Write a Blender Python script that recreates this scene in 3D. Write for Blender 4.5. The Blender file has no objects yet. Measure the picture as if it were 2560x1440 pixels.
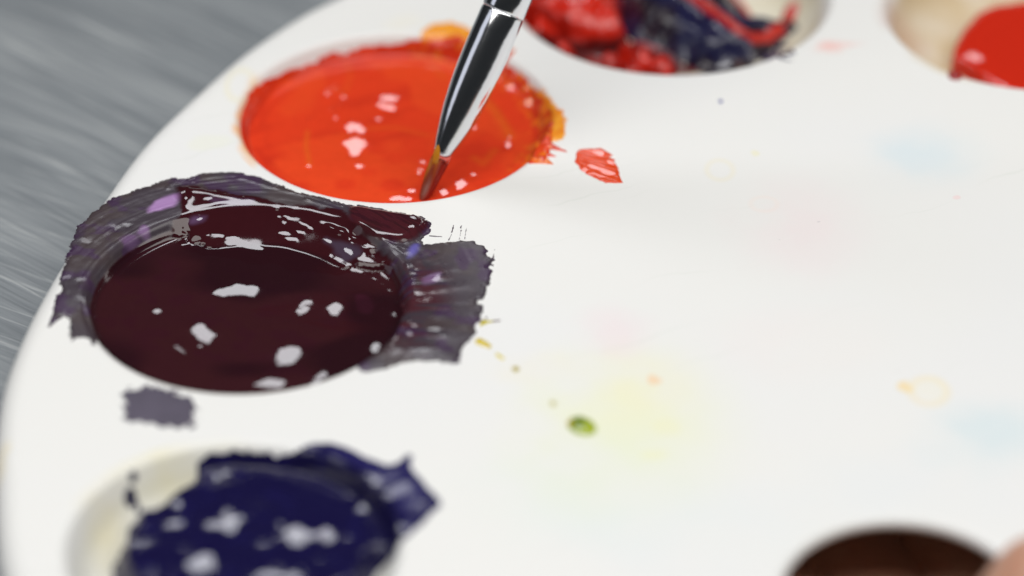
import bpy, bmesh, math, random
import numpy as np
from mathutils import Vector, Matrix
from mathutils.geometry import delaunay_2d_cdt

MM = 0.001
sc = bpy.context.scene
COL = sc.collection

# ------------------------------------------------------------------ camera
DIST, ELEV, WIDTH = 500.0, math.radians(34.5), 127.8          # mm, angle above the palette, mm across the frame
CAM = np.array([0, -DIST*math.cos(ELEV), DIST*math.sin(ELEV)])
FWD = np.array([0, math.cos(ELEV), -math.sin(ELEV)])
UP = np.array([0, math.sin(ELEV), math.cos(ELEV)])
RT = np.array([1.0, 0, 0])
KF = WIDTH/DIST
cd = bpy.data.cameras.new('camera'); cam = bpy.data.objects.new('camera', cd); COL.objects.link(cam)
cam.location = Vector(CAM)*MM
cam.rotation_euler = (math.pi/2-ELEV, 0, 0)
cd.sensor_width = 36; cd.lens = 36/KF
cd.clip_start = 0.01; cd.clip_end = 50
cd.dof.use_dof = True
cd.dof.focus_distance = 0.512
cd.dof.aperture_fstop = 7.2
cd.dof.aperture_blades = 8
sc.camera = cam

# ------------------------------------------------------------------ world and lamps
w = bpy.data.worlds.new('World'); sc.world = w; w.use_nodes = True
w.node_tree.nodes['Background'].inputs[0].default_value = (0.86, 0.93, 1.0, 1)
w.node_tree.nodes['Background'].inputs[1].default_value = 0.022

def area(name, loc, target, sx, sy, radiance, col):
    l = bpy.data.lights.new(name, 'AREA'); l.shape = 'RECTANGLE'; l.size = sx; l.size_y = sy
    l.energy = radiance*math.pi*sx*sy; l.color = col
    o = bpy.data.objects.new(name, l); COL.objects.link(o); o.location = loc
    o.rotation_euler = (Vector(target)-Vector(loc)).to_track_quat('-Z', 'Y').to_euler()
    return o
def polar(el, az, d):
    el, az = math.radians(el), math.radians(az)
    return Vector((math.sin(az)*math.cos(el), math.cos(az)*math.cos(el), math.sin(el)))*d
KEY = polar(53, -9, 1.6)
area('window_lamp', KEY, (0, 0, 0), 0.46, 0.34, 10.0, (0.95, 0.96, 1.0))
area('ceiling_lamp', (0.6, -0.55, 1.75), (0.6, -0.55, 0), 3.9, 1.25, 3.85, (1.0, 0.985, 0.95))
area('side_window_lamp', (-1.26, -0.22, 0.78), (0, 0, 0), 0.55, 0.9, 0.85, (0.86, 0.89, 1.0))
KEYMM = np.array(KEY)*1000

sc.view_settings.view_transform = 'Standard'; sc.view_settings.look = 'None'
sc.view_settings.gamma = 1; sc.view_settings.exposure = 0.0
sc.view_settings.use_curve_mapping = False
sc.render.engine = 'CYCLES'
sc.cycles.use_denoising = True
sc.cycles.max_bounces = 8
sc.cycles.sample_clamp_indirect = 6

# ------------------------------------------------------------------ projection helpers (photo pixel <-> place, mm)
def ray(px, py):
    return FWD + RT*(px-1280)/2560*KF + UP*(720-py)/2560*KF
def un(px, py, z=0.0):
    r = ray(px, py)
    return CAM + r*(z-CAM[2])/r[2]

# ------------------------------------------------------------------ noise
_rng = np.random.RandomState(7)
_TAB = _rng.rand(512, 512)
def vn(x, y, seed=0):
    x = np.asarray(x, float)+seed*37.17; y = np.asarray(y, float)+seed*91.31
    ix = np.floor(x).astype(int); iy = np.floor(y).astype(int)
    fx = x-ix; fy = y-iy
    fx = fx*fx*fx*(fx*(fx*6-15)+10); fy = fy*fy*fy*(fy*(fy*6-15)+10)
    a = _TAB[ix % 512, iy % 512]; b = _TAB[(ix+1) % 512, iy % 512]
    c = _TAB[ix % 512, (iy+1) % 512]; d = _TAB[(ix+1) % 512, (iy+1) % 512]
    return (a+(b-a)*fx)*(1-fy)+(c+(d-c)*fx)*fy
def fbm(x, y, seed=0, oc=4, g=0.5):
    s = 0; a = 1; t = 0
    for k in range(oc):
        s = s+a*vn(x*2**k, y*2**k, seed+k*3); t += a; a *= g
    return s/t
def sst(a, b, x):
    u = np.clip((x-a)/(b-a), 0, 1); return u*u*(3-2*u)
def smax(a, b, k):
    h = np.clip(0.5+0.5*(a-b)/k, 0, 1)
    return b*(1-h)+a*h+k*h*(1-h)

# ------------------------------------------------------------------ palette surface (wells)
WELLS = [  # x, y, rim radius
    (-32.9, -2.1, 20.3),      # purple
    (-15.6, 40.7, 21.2),      # orange
    (22.2, 73.6, 22.6),       # red and violet
    (72.4, 68.0, 20.9),       # red
    (-31.9, -51.5, 19.3),     # blue
    (112.0, 36.0, 20.5), (118.0, -14.0, 20.5),
]
HOLE = (43.9, -60.6, 13.5)
def profile():
    s = [-1.3, -0.55]; z = [0.0, 0.0]
    A = math.radians(62); rho = 1.1
    for k in range(1, 9):
        a = A*k/8; s.append(-0.55+rho*math.sin(a)); z.append(-rho*(1-math.cos(a)))
    for k in range(1, 4):
        s.append(s[-1]+0.42); z.append(z[-1]-0.42*math.tan(A))
    s0, z0 = s[-1], z[-1]; R = 7.0
    for k in range(1, 15):
        a = A*(1-k/14); s.append(s0+R*(math.sin(A)-math.sin(a))); z.append(z0-R*(math.cos(a)-math.cos(A)))
    s.append(14.0); z.append(z[-1]-0.12)
    s.append(30.0); z.append(z[-1]-0.05)
    return np.array(s), np.array(z)
PS, PZV = profile()
def palette_z(x, y):
    z = np.zeros(np.broadcast(x, y).shape)
    for cx, cy, R in WELLS:
        r = np.hypot(np.asarray(x)-cx, np.asarray(y)-cy)
        z = np.minimum(z, np.interp(R-r, PS, PZV))
    return z
def hit(px, py):
    """where the sight line through a photo pixel meets the palette surface"""
    r = ray(px, py); t0 = -CAM[2]/r[2]
    ts = t0*(1+np.linspace(-0.002, 0.05, 900))
    P = CAM[None]+r[None]*ts[:, None]
    d = P[:, 2]-palette_z(P[:, 0], P[:, 1])
    k = int(np.argmax(d <= 0))
    if k == 0: return P[0, :2]
    f = d[k-1]/(d[k-1]-d[k]+1e-12)
    return (P[k-1]+(P[k]-P[k-1])*f)[:2]
def trace(pts, s=1.0, ox=0.0, oy=0.0, z=None):
    """traced points (in a zoomed crop with scale s and origin ox, oy) -> mm on the palette, or on the level z"""
    if z is None: return np.array([hit(ox+a*s, oy+b*s) for a, b in pts])
    return np.array([un(ox+a*s, oy+b*s, z)[:2] for a, b in pts])
def rounded(P, n=4):
    P = np.asarray(P); out = []
    N = len(P)
    for i in range(N):
        p0, p1, p2, p3 = P[i-1], P[i], P[(i+1) % N], P[(i+2) % N]
        for k in range(n):
            t = k/n
            out.append(0.5*((2*p1)+(-p0+p2)*t+(2*p0-5*p1+4*p2-p3)*t*t+(-p0+3*p1-3*p2+p3)*t**3))
    return np.array(out)
def sdf(P, X, Y):
    d2 = np.full(X.shape, 1e9); ins = np.zeros(X.shape, bool); N = len(P)
    for i in range(N):
        ax, ay = P[i]; bx, by = P[(i+1) % N]
        ex, ey = bx-ax, by-ay; L = ex*ex+ey*ey+1e-12
        t = np.clip(((X-ax)*ex+(Y-ay)*ey)/L, 0, 1)
        d2 = np.minimum(d2, (X-ax-ex*t)**2+(Y-ay-ey*t)**2)
        c = ((ay > Y) != (by > Y))
        if abs(ey) > 1e-12: ins ^= c & (X < ax+(Y-ay)*ex/ey)
    d = np.sqrt(d2)
    return np.where(ins, -d, d)
def polydist(P, X, Y):
    d2 = np.full(X.shape, 1e9)
    for i in range(len(P)-1):
        ax, ay = P[i]; bx, by = P[i+1]
        ex, ey = bx-ax, by-ay; L = ex*ex+ey*ey+1e-12
        t = np.clip(((X-ax)*ex+(Y-ay)*ey)/L, 0, 1)
        d2 = np.minimum(d2, (X-ax-ex*t)**2+(Y-ay-ey*t)**2)
    return np.sqrt(d2)

# ------------------------------------------------------------------ mesh helpers
def tag(o, label=None, cat=None, group=None, kind=None):
    for k, v in (('label', label), ('category', cat), ('group', group), ('kind', kind)):
        if v: o[k] = v
    return o
def empty(name, loc=(0, 0, 0)):
    o = bpy.data.objects.new(name, None); COL.objects.link(o); o.location = Vector(loc)*MM
    o.empty_display_size = 0.01
    return o
def link_mesh(name, me, mat, parent=None):
    o = bpy.data.objects.new(name, me); COL.objects.link(o)
    if mat: me.materials.append(mat)
    if parent:
        o.parent = parent
        o.matrix_parent_inverse = Matrix.Translation(-parent.location)
    return o
def pymesh(name, V, Fc, mat, parent=None, smooth=True):
    me = bpy.data.meshes.new(name)
    me.from_pydata([tuple(float(c)*MM for c in v) for v in V], [], Fc); me.update()
    if smooth: me.polygons.foreach_set('use_smooth', [True]*len(me.polygons))
    return link_mesh(name, me, mat, parent)
def colour_attr(me, cols, rough=None):
    a = me.attributes.new('pigment', 'FLOAT_COLOR', 'POINT')
    c = np.ones((len(cols), 4), np.float32); c[:, :3] = cols
    a.data.foreach_set('color', c.ravel())
    if rough is not None:
        b = me.attributes.new('gloss_rough', 'FLOAT', 'POINT')
        b.data.foreach_set('value', np.asarray(rough, np.float32))
def grid(x0, x1, y0, y1, h):
    return np.meshgrid(np.arange(x0, x1, h), np.arange(y0, y1, h), indexing='ij')
def grid_mesh(name, X, Y, Z, keep, col, rough, mat, parent=None):
    """keep: boolean per cell (nx-1, ny-1)"""
    nx, ny = X.shape
    h = X[1, 0]-X[0, 0]
    gx = np.gradient(Z, h, axis=0); gy = np.gradient(Z, h, axis=1)
    nl = np.sqrt(gx*gx+gy*gy+1)
    NRM = np.stack([-gx/nl, -gy/nl, 1/nl], -1).reshape(-1, 3)
    idx = np.arange(nx*ny).reshape(nx, ny)
    I, J = np.nonzero(keep)
    q = np.stack([idx[I, J], idx[I+1, J], idx[I+1, J+1], idx[I, J+1]], 1)
    used = np.unique(q); remap = np.full(nx*ny, -1); remap[used] = np.arange(len(used))
    q = remap[q]
    V = np.stack([X, Y, Z], -1).reshape(-1, 3)[used]*MM
    me = bpy.data.meshes.new(name)
    me.vertices.add(len(V)); me.vertices.foreach_set('co', V.astype(np.float32).ravel())
    me.loops.add(len(q)*4); me.loops.foreach_set('vertex_index', q.astype(np.int32).ravel())
    me.polygons.add(len(q)); me.polygons.foreach_set('loop_start', np.arange(len(q), dtype=np.int32)*4)
    me.polygons.foreach_set('use_smooth', np.ones(len(q), bool))
    me.update(calc_edges=True); me.validate()
    colour_attr(me, col.reshape(-1, 3)[used], rough.reshape(-1)[used])
    me.normals_split_custom_set_from_vertices(NRM[used].tolist())
    return link_mesh(name, me, mat, parent)
def cells(mask):
    return mask[:-1, :-1] | mask[1:, :-1] | mask[1:, 1:] | mask[:-1, 1:]

def ripple(X, Y, Z0, patches, level_lamp=KEYMM, lam=0.02, base_w=0.02, soft=0.13, iters=420, shrink=0.10):
    """brush-stirred facets: a smooth correction c so that Z0 + c tilts towards the window inside each patch"""
    h = X[1, 0]-X[0, 0]
    gx0 = np.diff(Z0, axis=0)/h; gy0 = np.diff(Z0, axis=1)/h
    W = np.zeros(X.shape); SX = np.zeros(X.shape); SY = np.zeros(X.shape)
    for P, off in patches:
        d = sdf(P, X, Y)+0.45*(fbm(X/0.7, Y/0.7, 5, 3)-0.5)+min(shrink, 0.09*math.sqrt(np.ptp(P[:, 0])*np.ptp(P[:, 1])))
        m = sst(soft, -soft, d)
        c = P.mean(0); z = float(np.interp(0, [0, 1], [0, 1]))
        p = np.array([c[0], c[1], -2.0])
        v = CAM-p; v /= np.linalg.norm(v); l = level_lamp-p; l /= np.linalg.norm(l)
        n = v+l; n /= np.linalg.norm(n)
        W = np.maximum(W, m); sel = m > 0.02
        SX[sel] = -n[0]/n[2]+off[0]; SY[sel] = -n[1]/n[2]+off[1]
    wx = 0.5*(W[1:]+W[:-1]); wy = 0.5*(W[:, 1:]+W[:, :-1])
    bx = wx*(0.5*(SX[1:]+SX[:-1])-gx0)*h; by = wy*(0.5*(SY[:, 1:]+SY[:, :-1])-gy0)*h
    wx = wx+base_w; wy = wy+base_w
    lam = lam*h*h
    def A(c):
        ux = wx*(c[1:]-c[:-1]); uy = wy*(c[:, 1:]-c[:, :-1])
        o = lam*c
        o[:-1] -= ux; o[1:] += ux; o[:, :-1] -= uy; o[:, 1:] += uy
        return o
    b = np.zeros(X.shape)
    b[:-1] -= bx; b[1:] += bx; b[:, :-1] -= by; b[:, 1:] += by
    c = np.zeros(X.shape); r = b.copy(); p = r.copy(); rs = (r*r).sum()
    r0 = rs
    for k in range(iters):
        Ap = A(p); al = rs/((p*Ap).sum()+1e-30)
        c += al*p; r -= al*Ap; rn = (r*r).sum()
        if rn < 1e-6*r0: break
        p = r+(rn/rs)*p; rs = rn
    return c

# ------------------------------------------------------------------ materials
def new_mat(name):
    m = bpy.data.materials.new(name); m.use_nodes = True
    return m, m.node_tree.nodes, m.node_tree.links, m.node_tree.nodes['Principled BSDF']
def simple(name, col, rough=0.5, metal=0.0, spec=0.5):
    m, N, L, b = new_mat(name)
    b.inputs['Base Color'].default_value = (*col, 1); b.inputs['Roughness'].default_value = rough
    b.inputs['Metallic'].default_value = metal; b.inputs['Specular IOR Level'].default_value = spec
    return m
def paint_mat(name, bump=0.03):
    m, N, L, b = new_mat(name)
    a = N.new('ShaderNodeAttribute'); a.attribute_name = 'pigment'
    g = N.new('ShaderNodeAttribute'); g.attribute_name = 'gloss_rough'
    tc = N.new('ShaderNodeTexCoord')
    nz = N.new('ShaderNodeTexNoise'); nz.inputs['Scale'].default_value = 900; nz.inputs['Detail'].default_value = 3
    L.new(tc.outputs['Object'], nz.inputs['Vector'])
    mr = N.new('ShaderNodeMapRange'); mr.inputs['From Min'].default_value = 0.3; mr.inputs['From Max'].default_value = 0.7
    mr.inputs['To Min'].default_value = 0.97; mr.inputs['To Max'].default_value = 1.03
    L.new(nz.outputs['Fac'], mr.inputs['Value'])
    mx = N.new('ShaderNodeVectorMath'); mx.operation = 'SCALE'
    L.new(a.outputs['Color'], mx.inputs[0]); L.new(mr.outputs['Result'], mx.inputs['Scale'])
    L.new(mx.outputs['Vector'], b.inputs['Base Color'])
    L.new(g.outputs['Fac'], b.inputs['Roughness'])
    return m
M_PAINT = paint_mat('wet_paint')

def table_mat():
    m, N, L, b = new_mat('scratched_grey_steel')
    tc = N.new('ShaderNodeTexCoord')
    def streak(rot, sx, sy, detail, seed):
        mp = N.new('ShaderNodeMapping'); mp.vector_type = 'TEXTURE'; mp.inputs['Rotation'].default_value = (0, 0, math.radians(-rot))
        mp.inputs['Scale'].default_value = (1/sx, 1/sy, 1); mp.inputs['Location'].default_value = (seed, seed*2, 0)
        L.new(wv.outputs['Vector'], mp.inputs['Vector'])
        n = N.new('ShaderNodeTexNoise'); n.inputs['Scale'].default_value = 1; n.inputs['Detail'].default_value = detail
        L.new(mp.outputs['Vector'], n.inputs['Vector'])
        return n.outputs['Fac']
    wn = N.new('ShaderNodeTexNoise'); wn.inputs['Scale'].default_value = 9; wn.inputs['Detail'].default_value = 1
    L.new(tc.outputs['Object'], wn.inputs['Vector'])
    wv = N.new('ShaderNodeVectorMath'); wv.operation = 'MULTIPLY_ADD'
    wv.inputs[1].default_value = (0.035, 0.035, 0)
    L.new(wn.outputs['Color'], wv.inputs[0]); L.new(tc.outputs['Object'], wv.inputs[2])
    s1 = streak(33, 30, 420, 4, 1.3); s2 = streak(37, 50, 1600, 3, 4.1); s3 = streak(30, 12, 130, 2, 7.7); s4 = streak(26, 35, 1500, 1, 2.2)
    def mth(op, a, bb=None, c=None):
        n = N.new('ShaderNodeMath'); n.operation = op
        for i, v in enumerate((a, bb, c)):
            if v is None: continue
            if isinstance(v, (int, float)): n.inputs[i].default_value = v
            else: L.new(v, n.inputs[i])
        return n.outputs[0]
    mix = mth('ADD', mth('MULTIPLY', s1, 0.35), mth('ADD', mth('MULTIPLY', s2, 0.50), mth('MULTIPLY', s3, 0.35)))
    scr = mth('MULTIPLY', mth('GREATER_THAN', s4, 0.64), 0.12)
    scr2 = mth('MULTIPLY', mth('GREATER_THAN', s2, 0.66), 0.14)
    mix = mth('ADD', mix, mth('ADD', scr, scr2))
    cr = N.new('ShaderNodeValToRGB')
    e = cr.color_ramp.elements
    e[0].position = 0.40; e[0].color = (0.13, 0.147, 0.162, 1)
    e[1].position = 0.88; e[1].color = (0.42, 0.44, 0.445, 1)
    k = cr.color_ramp.elements.new(0.62); k.color = (0.235, 0.255, 0.27, 1)
    L.new(mix, cr.inputs['Fac']); L.new(cr.outputs['Color'], b.inputs['Base Color'])
    b.inputs['Roughness'].default_value = 0.45; b.inputs['Metallic'].default_value = 0.3
    bp = N.new('ShaderNodeBump'); bp.inputs['Strength'].default_value = 0.25; bp.inputs['Distance'].default_value = 0.0004
    L.new(mix, bp.inputs['Height']); L.new(bp.outputs['Normal'], b.inputs['Normal'])
    return m

def palette_mat(name, extra=None, inner=None):
    """off-white plastic, faintly stained by old colours; extra patches also hold painted bounce light"""
    m, N, L, b = new_mat(name)
    tc = N.new('ShaderNodeTexCoord')
    wn = N.new('ShaderNodeTexNoise'); wn.inputs['Scale'].default_value = 90; wn.inputs['Detail'].default_value = 3
    L.new(tc.outputs['Object'], wn.inputs['Vector'])
    wv = N.new('ShaderNodeVectorMath'); wv.operation = 'MULTIPLY_ADD'; wv.inputs[1].default_value = (0.007, 0.007, 0)
    L.new(wn.outputs['Color'], wv.inputs[0]); L.new(tc.outputs['Object'], wv.inputs[2])
    off = N.new('ShaderNodeVectorMath'); off.operation = 'SUBTRACT'; off.inputs[1].default_value = (0.0035, 0.0035, 0)
    L.new(wv.outputs['Vector'], off.inputs[0])
    base = N.new('ShaderNodeRGB'); base.outputs[0].default_value = (0.80, 0.80, 0.785, 1)
    cur = base.outputs[0]
    big = N.new('ShaderNodeTexNoise'); big.inputs['Scale'].default_value = 22; big.inputs['Detail'].default_value = 2
    L.new(tc.outputs['Object'], big.inputs['Vector'])
    def mixc(fac, colr):
        nonlocal cur
        mx = N.new('ShaderNodeMix'); mx.data_type = 'RGBA'
        L.new(fac, mx.inputs[0]); L.new(cur, mx.inputs[6]); mx.inputs[7].default_value = (*colr, 1)
        cur = mx.outputs[2]
    def mrange(src, a, bb, c, d, kind='SMOOTHSTEP'):
        r = N.new('ShaderNodeMapRange'); r.interpolation_type = kind
        r.inputs['From Min'].default_value = a; r.inputs['From Max'].default_value = bb
        r.inputs['To Min'].default_value = c; r.inputs['To Max'].default_value = d
        L.new(src, r.inputs['Value']); return r.outputs['Result']
    mixc(mrange(big.outputs['Fac'], 0.42, 0.70, 0, 0.35), (0.78, 0.79, 0.815))
    stains = [  # px, py, rx, ry (photo pixels), colour, strength, ring
        (1560, 1060, 360, 260, (0.80, 0.83, 0.50), 0.55, 0), (1600, 960, 190, 110, (0.86, 0.80, 0.50), 0.30, 0),
        (1480, 1230, 420, 190, (0.70, 0.80, 0.70), 0.30, 0), (2010, 570, 220, 160, (0.86, 0.66, 0.70), 0.30, 0),
        (1540, 830, 120, 90, (0.86, 0.62, 0.68), 0.30, 0), (2310, 385, 190, 90, (0.55, 0.72, 0.80), 0.40, 0),
        (2480, 1090, 260, 110, (0.52, 0.70, 0.76), 0.42, 0), (1750, 1330, 500, 160, (0.66, 0.76, 0.82), 0.20, 0),
        (2250, 1230, 400, 150, (0.68, 0.76, 0.84), 0.18, 0), (1990, 850, 300, 120, (0.84, 0.74, 0.72), 0.22, 0),
        (1330, 915, 200, 50, (0.85, 0.78, 0.55), 0.25, 0),
        (600, 212, 40, 46, (0.84, 0.76, 0.42), 0.45, 1), (2322, 978, 56, 40, (0.86, 0.70, 0.36), 0.55, 1),
        (1628, 942, 20, 17, (0.86, 0.58, 0.34), 0.70, 0), (1680, 1066, 44, 26, (0.84, 0.80, 0.34), 0.16, 0),
        (1640, 1135, 38, 14, (0.84, 0.82, 0.30), 0.20, 0), (2270, 965, 18, 16, (0.88, 0.62, 0.18), 0.55, 0),
        (14, 1150, 24, 60, (0.85, 0.75, 0.50), 0.5, 0), (1800, 425, 40, 30, (0.84, 0.74, 0.44), 0.35, 1),
        (1885, 384, 10, 10, (0.8, 0.75, 0.4), 0.4, 0), (2395, 488, 14, 7, (0.85, 0.6, 0.6), 0.5, 0),
        (1910, 510, 40, 22, (0.88, 0.70, 0.62), 0.3, 1), (520, 360, 60, 24, (0.80, 0.82, 0.60), 0.25, 0),
        (1010, 62, 70, 30, (0.86, 0.82, 0.66), 0.30, 0), (2090, 118, 110, 26, (0.88, 0.40, 0.35), 0.65, 2), (2322, 978, 50, 36, (0.86, 0.80, 0.55), 0.22, 0),
        (970, 545, 60, 20, (0.88, 0.82, 0.70), 0.3, 0),
    ]
    if extra: stains = stains+extra
    if inner:
        sx = N.new('ShaderNodeSeparateXYZ'); L.new(tc.outputs['Object'], sx.inputs[0])
        mu = N.new('ShaderNodeMath'); mu.operation = 'MULTIPLY'
        L.new(mrange(sx.outputs['Z'], -0.0012, -0.0032, 0, 1), mu.inputs[0]); L.new(mrange(wn.outputs['Fac'], 0.25, 0.6, 0.6, 1.0), mu.inputs[1])
        mixc(mu.outputs[0], inner)
    for px, py, rx, ry, colr, st, ring in stains:
        c = un(px, py, 0); ax = un(px+rx, py, 0)[0]-c[0]; ay = c[1]-un(px, py+ry, 0)[1]
        s = N.new('ShaderNodeVectorMath'); s.operation = 'SUBTRACT'; s.inputs[1].default_value = (c[0]*MM, c[1]*MM, 0)
        L.new((tc.outputs['Object'] if ring == 1 else off.outputs['Vector']), s.inputs[0])
        d = N.new('ShaderNodeVectorMath'); d.operation = 'MULTIPLY'; d.inputs[1].default_value = (1/(ax*MM), 1/(ay*MM), 0)
        L.new(s.outputs['Vector'], d.inputs[0])
        ln = N.new('ShaderNodeVectorMath'); ln.operation = 'LENGTH'; L.new(d.outputs['Vector'], ln.inputs[0])
        v = ln.outputs['Value']
        if ring == 1:
            a = N.new('ShaderNodeMath'); a.operation = 'SUBTRACT'; a.inputs[1].default_value = 0.82; L.new(v, a.inputs[0])
            ab = N.new('ShaderNodeMath'); ab.operation = 'ABSOLUTE'; L.new(a.outputs[0], ab.inputs[0])
            fac = mrange(ab.outputs[0], 0.0, 0.34, st*0.6, 0)
        else:
            small = rx < 70
            fac = mrange(v, 0.6 if small else 0.12, 1.1, st, 0)
        if ring != 1 and rx > 70:
            mu = N.new('ShaderNodeMath'); mu.operation = 'MULTIPLY'; L.new(fac, mu.inputs[0])
            L.new(mrange(wn.outputs['Fac'], 0.35 if ring == 0 else 0.5, 0.62, 0.45 if ring == 0 else 0.0, 1.0), mu.inputs[1]); fac = mu.outputs[0]
        mixc(fac, colr)
    # fine wear scratches
    mp = N.new('ShaderNodeMapping'); mp.vector_type = 'TEXTURE'; mp.inputs['Rotation'].default_value = (0, 0, math.radians(24)); mp.inputs['Scale'].default_value = (1/18, 1/900, 1)
    L.new(wv.outputs['Vector'], mp.inputs['Vector'])
    sn = N.new('ShaderNodeTexNoise'); sn.inputs['Scale'].default_value = 1; sn.inputs['Detail'].default_value = 2
    L.new(mp.outputs['Vector'], sn.inputs['Vector'])
    mixc(mrange(sn.outputs['Fac'], 0.66, 0.74, 0, 0.22), (0.60, 0.64, 0.58))
    sp = N.new('ShaderNodeTexNoise'); sp.inputs['Scale'].default_value = 420; sp.inputs['Detail'].default_value = 1
    L.new(tc.outputs['Object'], sp.inputs['Vector'])
    mixc(mrange(sp.outputs['Fac'], 0.80, 0.83, 0, 0.35), (0.45, 0.42, 0.45))
    L.new(cur, b.inputs['Base Color'])
    b.inputs['Roughness'].default_value = 0.42
    b.inputs['Subsurface Weight'].default_value = 0.0
    b.inputs['Specular IOR Level'].default_value = 0.4
    return m
M_PAL = palette_mat('stained_white_plastic')

# ------------------------------------------------------------------ table
TZ = -9.6
def build_table():
    x0, x1, y0, y1, th = -420, 16, -210, 700, 25
    V = []; bev = 2.0
    for z, o in ((TZ, bev), (TZ-0.6, 0.6), (TZ-bev, 0), (TZ-th, 0)):
        V += [(x0+o, y0+o, z), (x1-o, y0+o, z), (x1-o, y1-o, z), (x0+o, y1-o, z)]
    Fc = [(0, 1, 2, 3)]
    for k in range(3):
        for i in range(4):
            a, b2 = k*4+i, k*4+(i+1) % 4
            Fc.append((a, a+4, b2+4, b2))
    Fc.append((15, 14, 13, 12))
    o = pymesh('table', V, Fc, table_mat(), smooth=False)
    tag(o, kind='structure')
    return o
build_table()

# ------------------------------------------------------------------ palette
OUT = rounded([(-25.2, 72.6), (-30, 67.6), (-37.2, 57.5), (-44, 44.9), (-49.1, 33.9), (-53.6, 19.5), (-57.8, 3.9), (-60.5, -9.8),
               (-61.6, -23), (-60.5, -39), (-57.6, -57), (-50, -80), (-35, -101), (-10, -117), (22, -124), (60, -121), (100, -104),
               (128, -76), (144, -38), (147, 5), (136, 48), (112, 82), (78, 101), (40, 107), (10, 101), (-12, 86)], 8)
def build_palette():
    root = empty('paint_palette', (40, 0, TZ))
    tag(root, 'white plastic oval palette with round wells, stained faintly by old colours', 'palette')
    N = len(OUT)
    tn = np.roll(OUT, -1, 0)-np.roll(OUT, 1, 0); tn /= np.linalg.norm(tn, axis=1)[:, None]
    area2 = (OUT[:, 0]*np.roll(OUT[:, 1], -1)-np.roll(OUT[:, 0], -1)*OUT[:, 1]).sum()
    nr = np.stack([tn[:, 1], -tn[:, 0]], 1)*(1 if area2 > 0 else -1)     # outward
    lip = [(-3.4, 0.0), (-2.6, 0.0)]
    for k in range(1, 9):
        a = math.radians(90*k/8); lip.append((-2.6+2.6*math.sin(a), -2.6*(1-math.cos(a))))
    lip += [(0.1, -4.2), (-0.2, -4.8), (-1.4, -4.9), (-1.7, -4.3), (-1.7, -1.8)]
    V = []; Fc = []
    for dx, z in lip:
        P = OUT+nr*dx
        V += [(p[0], p[1], z) for p in P]
    for k in range(len(lip)-1):
        for i in range(N):
            j = (i+1) % N
            a, b2, c, d = k*N+i, k*N+j, (k+1)*N+j, (k+1)*N+i
            Fc.append((a, d, c, b2) if area2 > 0 else (a, b2, c, d))
    # flat sheet with round openings, top and underside
    def sheet(outer, z, holes, flip):
        vs = [Vector((p[0], p[1])) for p in outer]; ed = [(i, (i+1) % len(outer)) for i in range(len(outer))]
        for cx, cy, R, n in holes:
            s = len(vs)
            for k in range(n):
                a = 2*math.pi*k/n; vs.append(Vector((cx+R*math.cos(a), cy+R*math.sin(a))))
                ed.append((s+k, s+(k+1) % n))
        r = delaunay_2d_cdt(vs, ed, [], 1, 1e-5)
        off = len(V)
        for v in r[0]: V.append((v.x, v.y, z))
        for f in r[2]:
            c = sum((r[0][i] for i in f), Vector((0, 0)))/len(f)
            if any(math.hypot(c.x-h[0], c.y-h[1]) < h[2]*math.cos(math.pi/h[3])-1e-4 for h in holes): continue
            a = (r[0][f[1]]-r[0][f[0]]).cross(r[0][f[2]]-r[0][f[0]])
            f2 = list(f) if (a > 0) != flip else list(f)[::-1]
            Fc.append([off+i for i in f2])
    NS = 160
    holes = [(x, y, R+1.3, NS) for x, y, R in WELLS]+[(HOLE[0], HOLE[1], HOLE[2]+1.4, 96)]
    inner = OUT+nr*lip[0][0]
    sheet(inner, 0.0, holes, False)
    sheet(OUT+nr*-1.7, -1.8, [(x, y, R-0.8, NS) for x, y, R in WELLS]+[(HOLE[0], HOLE[1], HOLE[2]+1.4, 96)], True)
    # thumb hole edge, rolled over
    hp = [(1.4, 0.0)]+[(1.0-1.0*math.sin(a), -0.9*(1-math.cos(a))) for a in [math.radians(180*k/8) for k in range(9)]]+[(1.4, -1.8)]
    s = len(V)
    for dr, z in hp:
        for k in range(96):
            a = 2*math.pi*k/96; R = HOLE[2]+dr
            V.append((HOLE[0]+R*math.cos(a), HOLE[1]+R*math.sin(a), z))
    for q in range(len(hp)-1):
        for k in range(96):
            j = (k+1) % 96
            Fc.append((s+q*96+k, s+(q+1)*96+k, s+(q+1)*96+j, s+q*96+j)[::-1] if False else (s+q*96+j, s+(q+1)*96+j, s+(q+1)*96+k, s+q*96+k))
    body = pymesh('palette_body', V, Fc, M_PAL, root)
    bm = bmesh.new(); bm.from_mesh(body.data); bmesh.ops.remove_doubles(bm, verts=bm.verts, dist=2e-6)
    bmesh.ops.recalc_face_normals(bm, faces=bm.faces)
    bm.to_mesh(body.data); bm.free()
    ochre = palette_mat('ochre_stain_red_bounce_plastic', [(2400, 160, 160, 60, (0.60, 0.40, 0.12), 0.6, 0), (2250, 20, 90, 60, (0.50, 0.22, 0.14), 0.6, 0)], inner=(0.56, 0.44, 0.27))  # ochre stain, with the red paint's reflection painted in as a red-brown patch
    yell = palette_mat('yellow_tinged_white_plastic', [(420, 1150, 330, 60, (0.78, 0.72, 0.42), 0.55, 0), (250, 1270, 90, 120, (0.80, 0.70, 0.36), 0.45, 0)], inner=(0.78, 0.77, 0.69))
    warm = palette_mat('orange_tinged_white_plastic', [(632, 300, 52, 120, (0.88, 0.42, 0.10), 0.8, 0)])  # orange stain on the left wall, with the paint's bounced glow painted in
    cream = palette_mat('cream_stained_white_plastic', [], inner=(0.64, 0.59, 0.45))
    mats = [M_PAL, warm, cream, ochre, yell, M_PAL, M_PAL]
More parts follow.
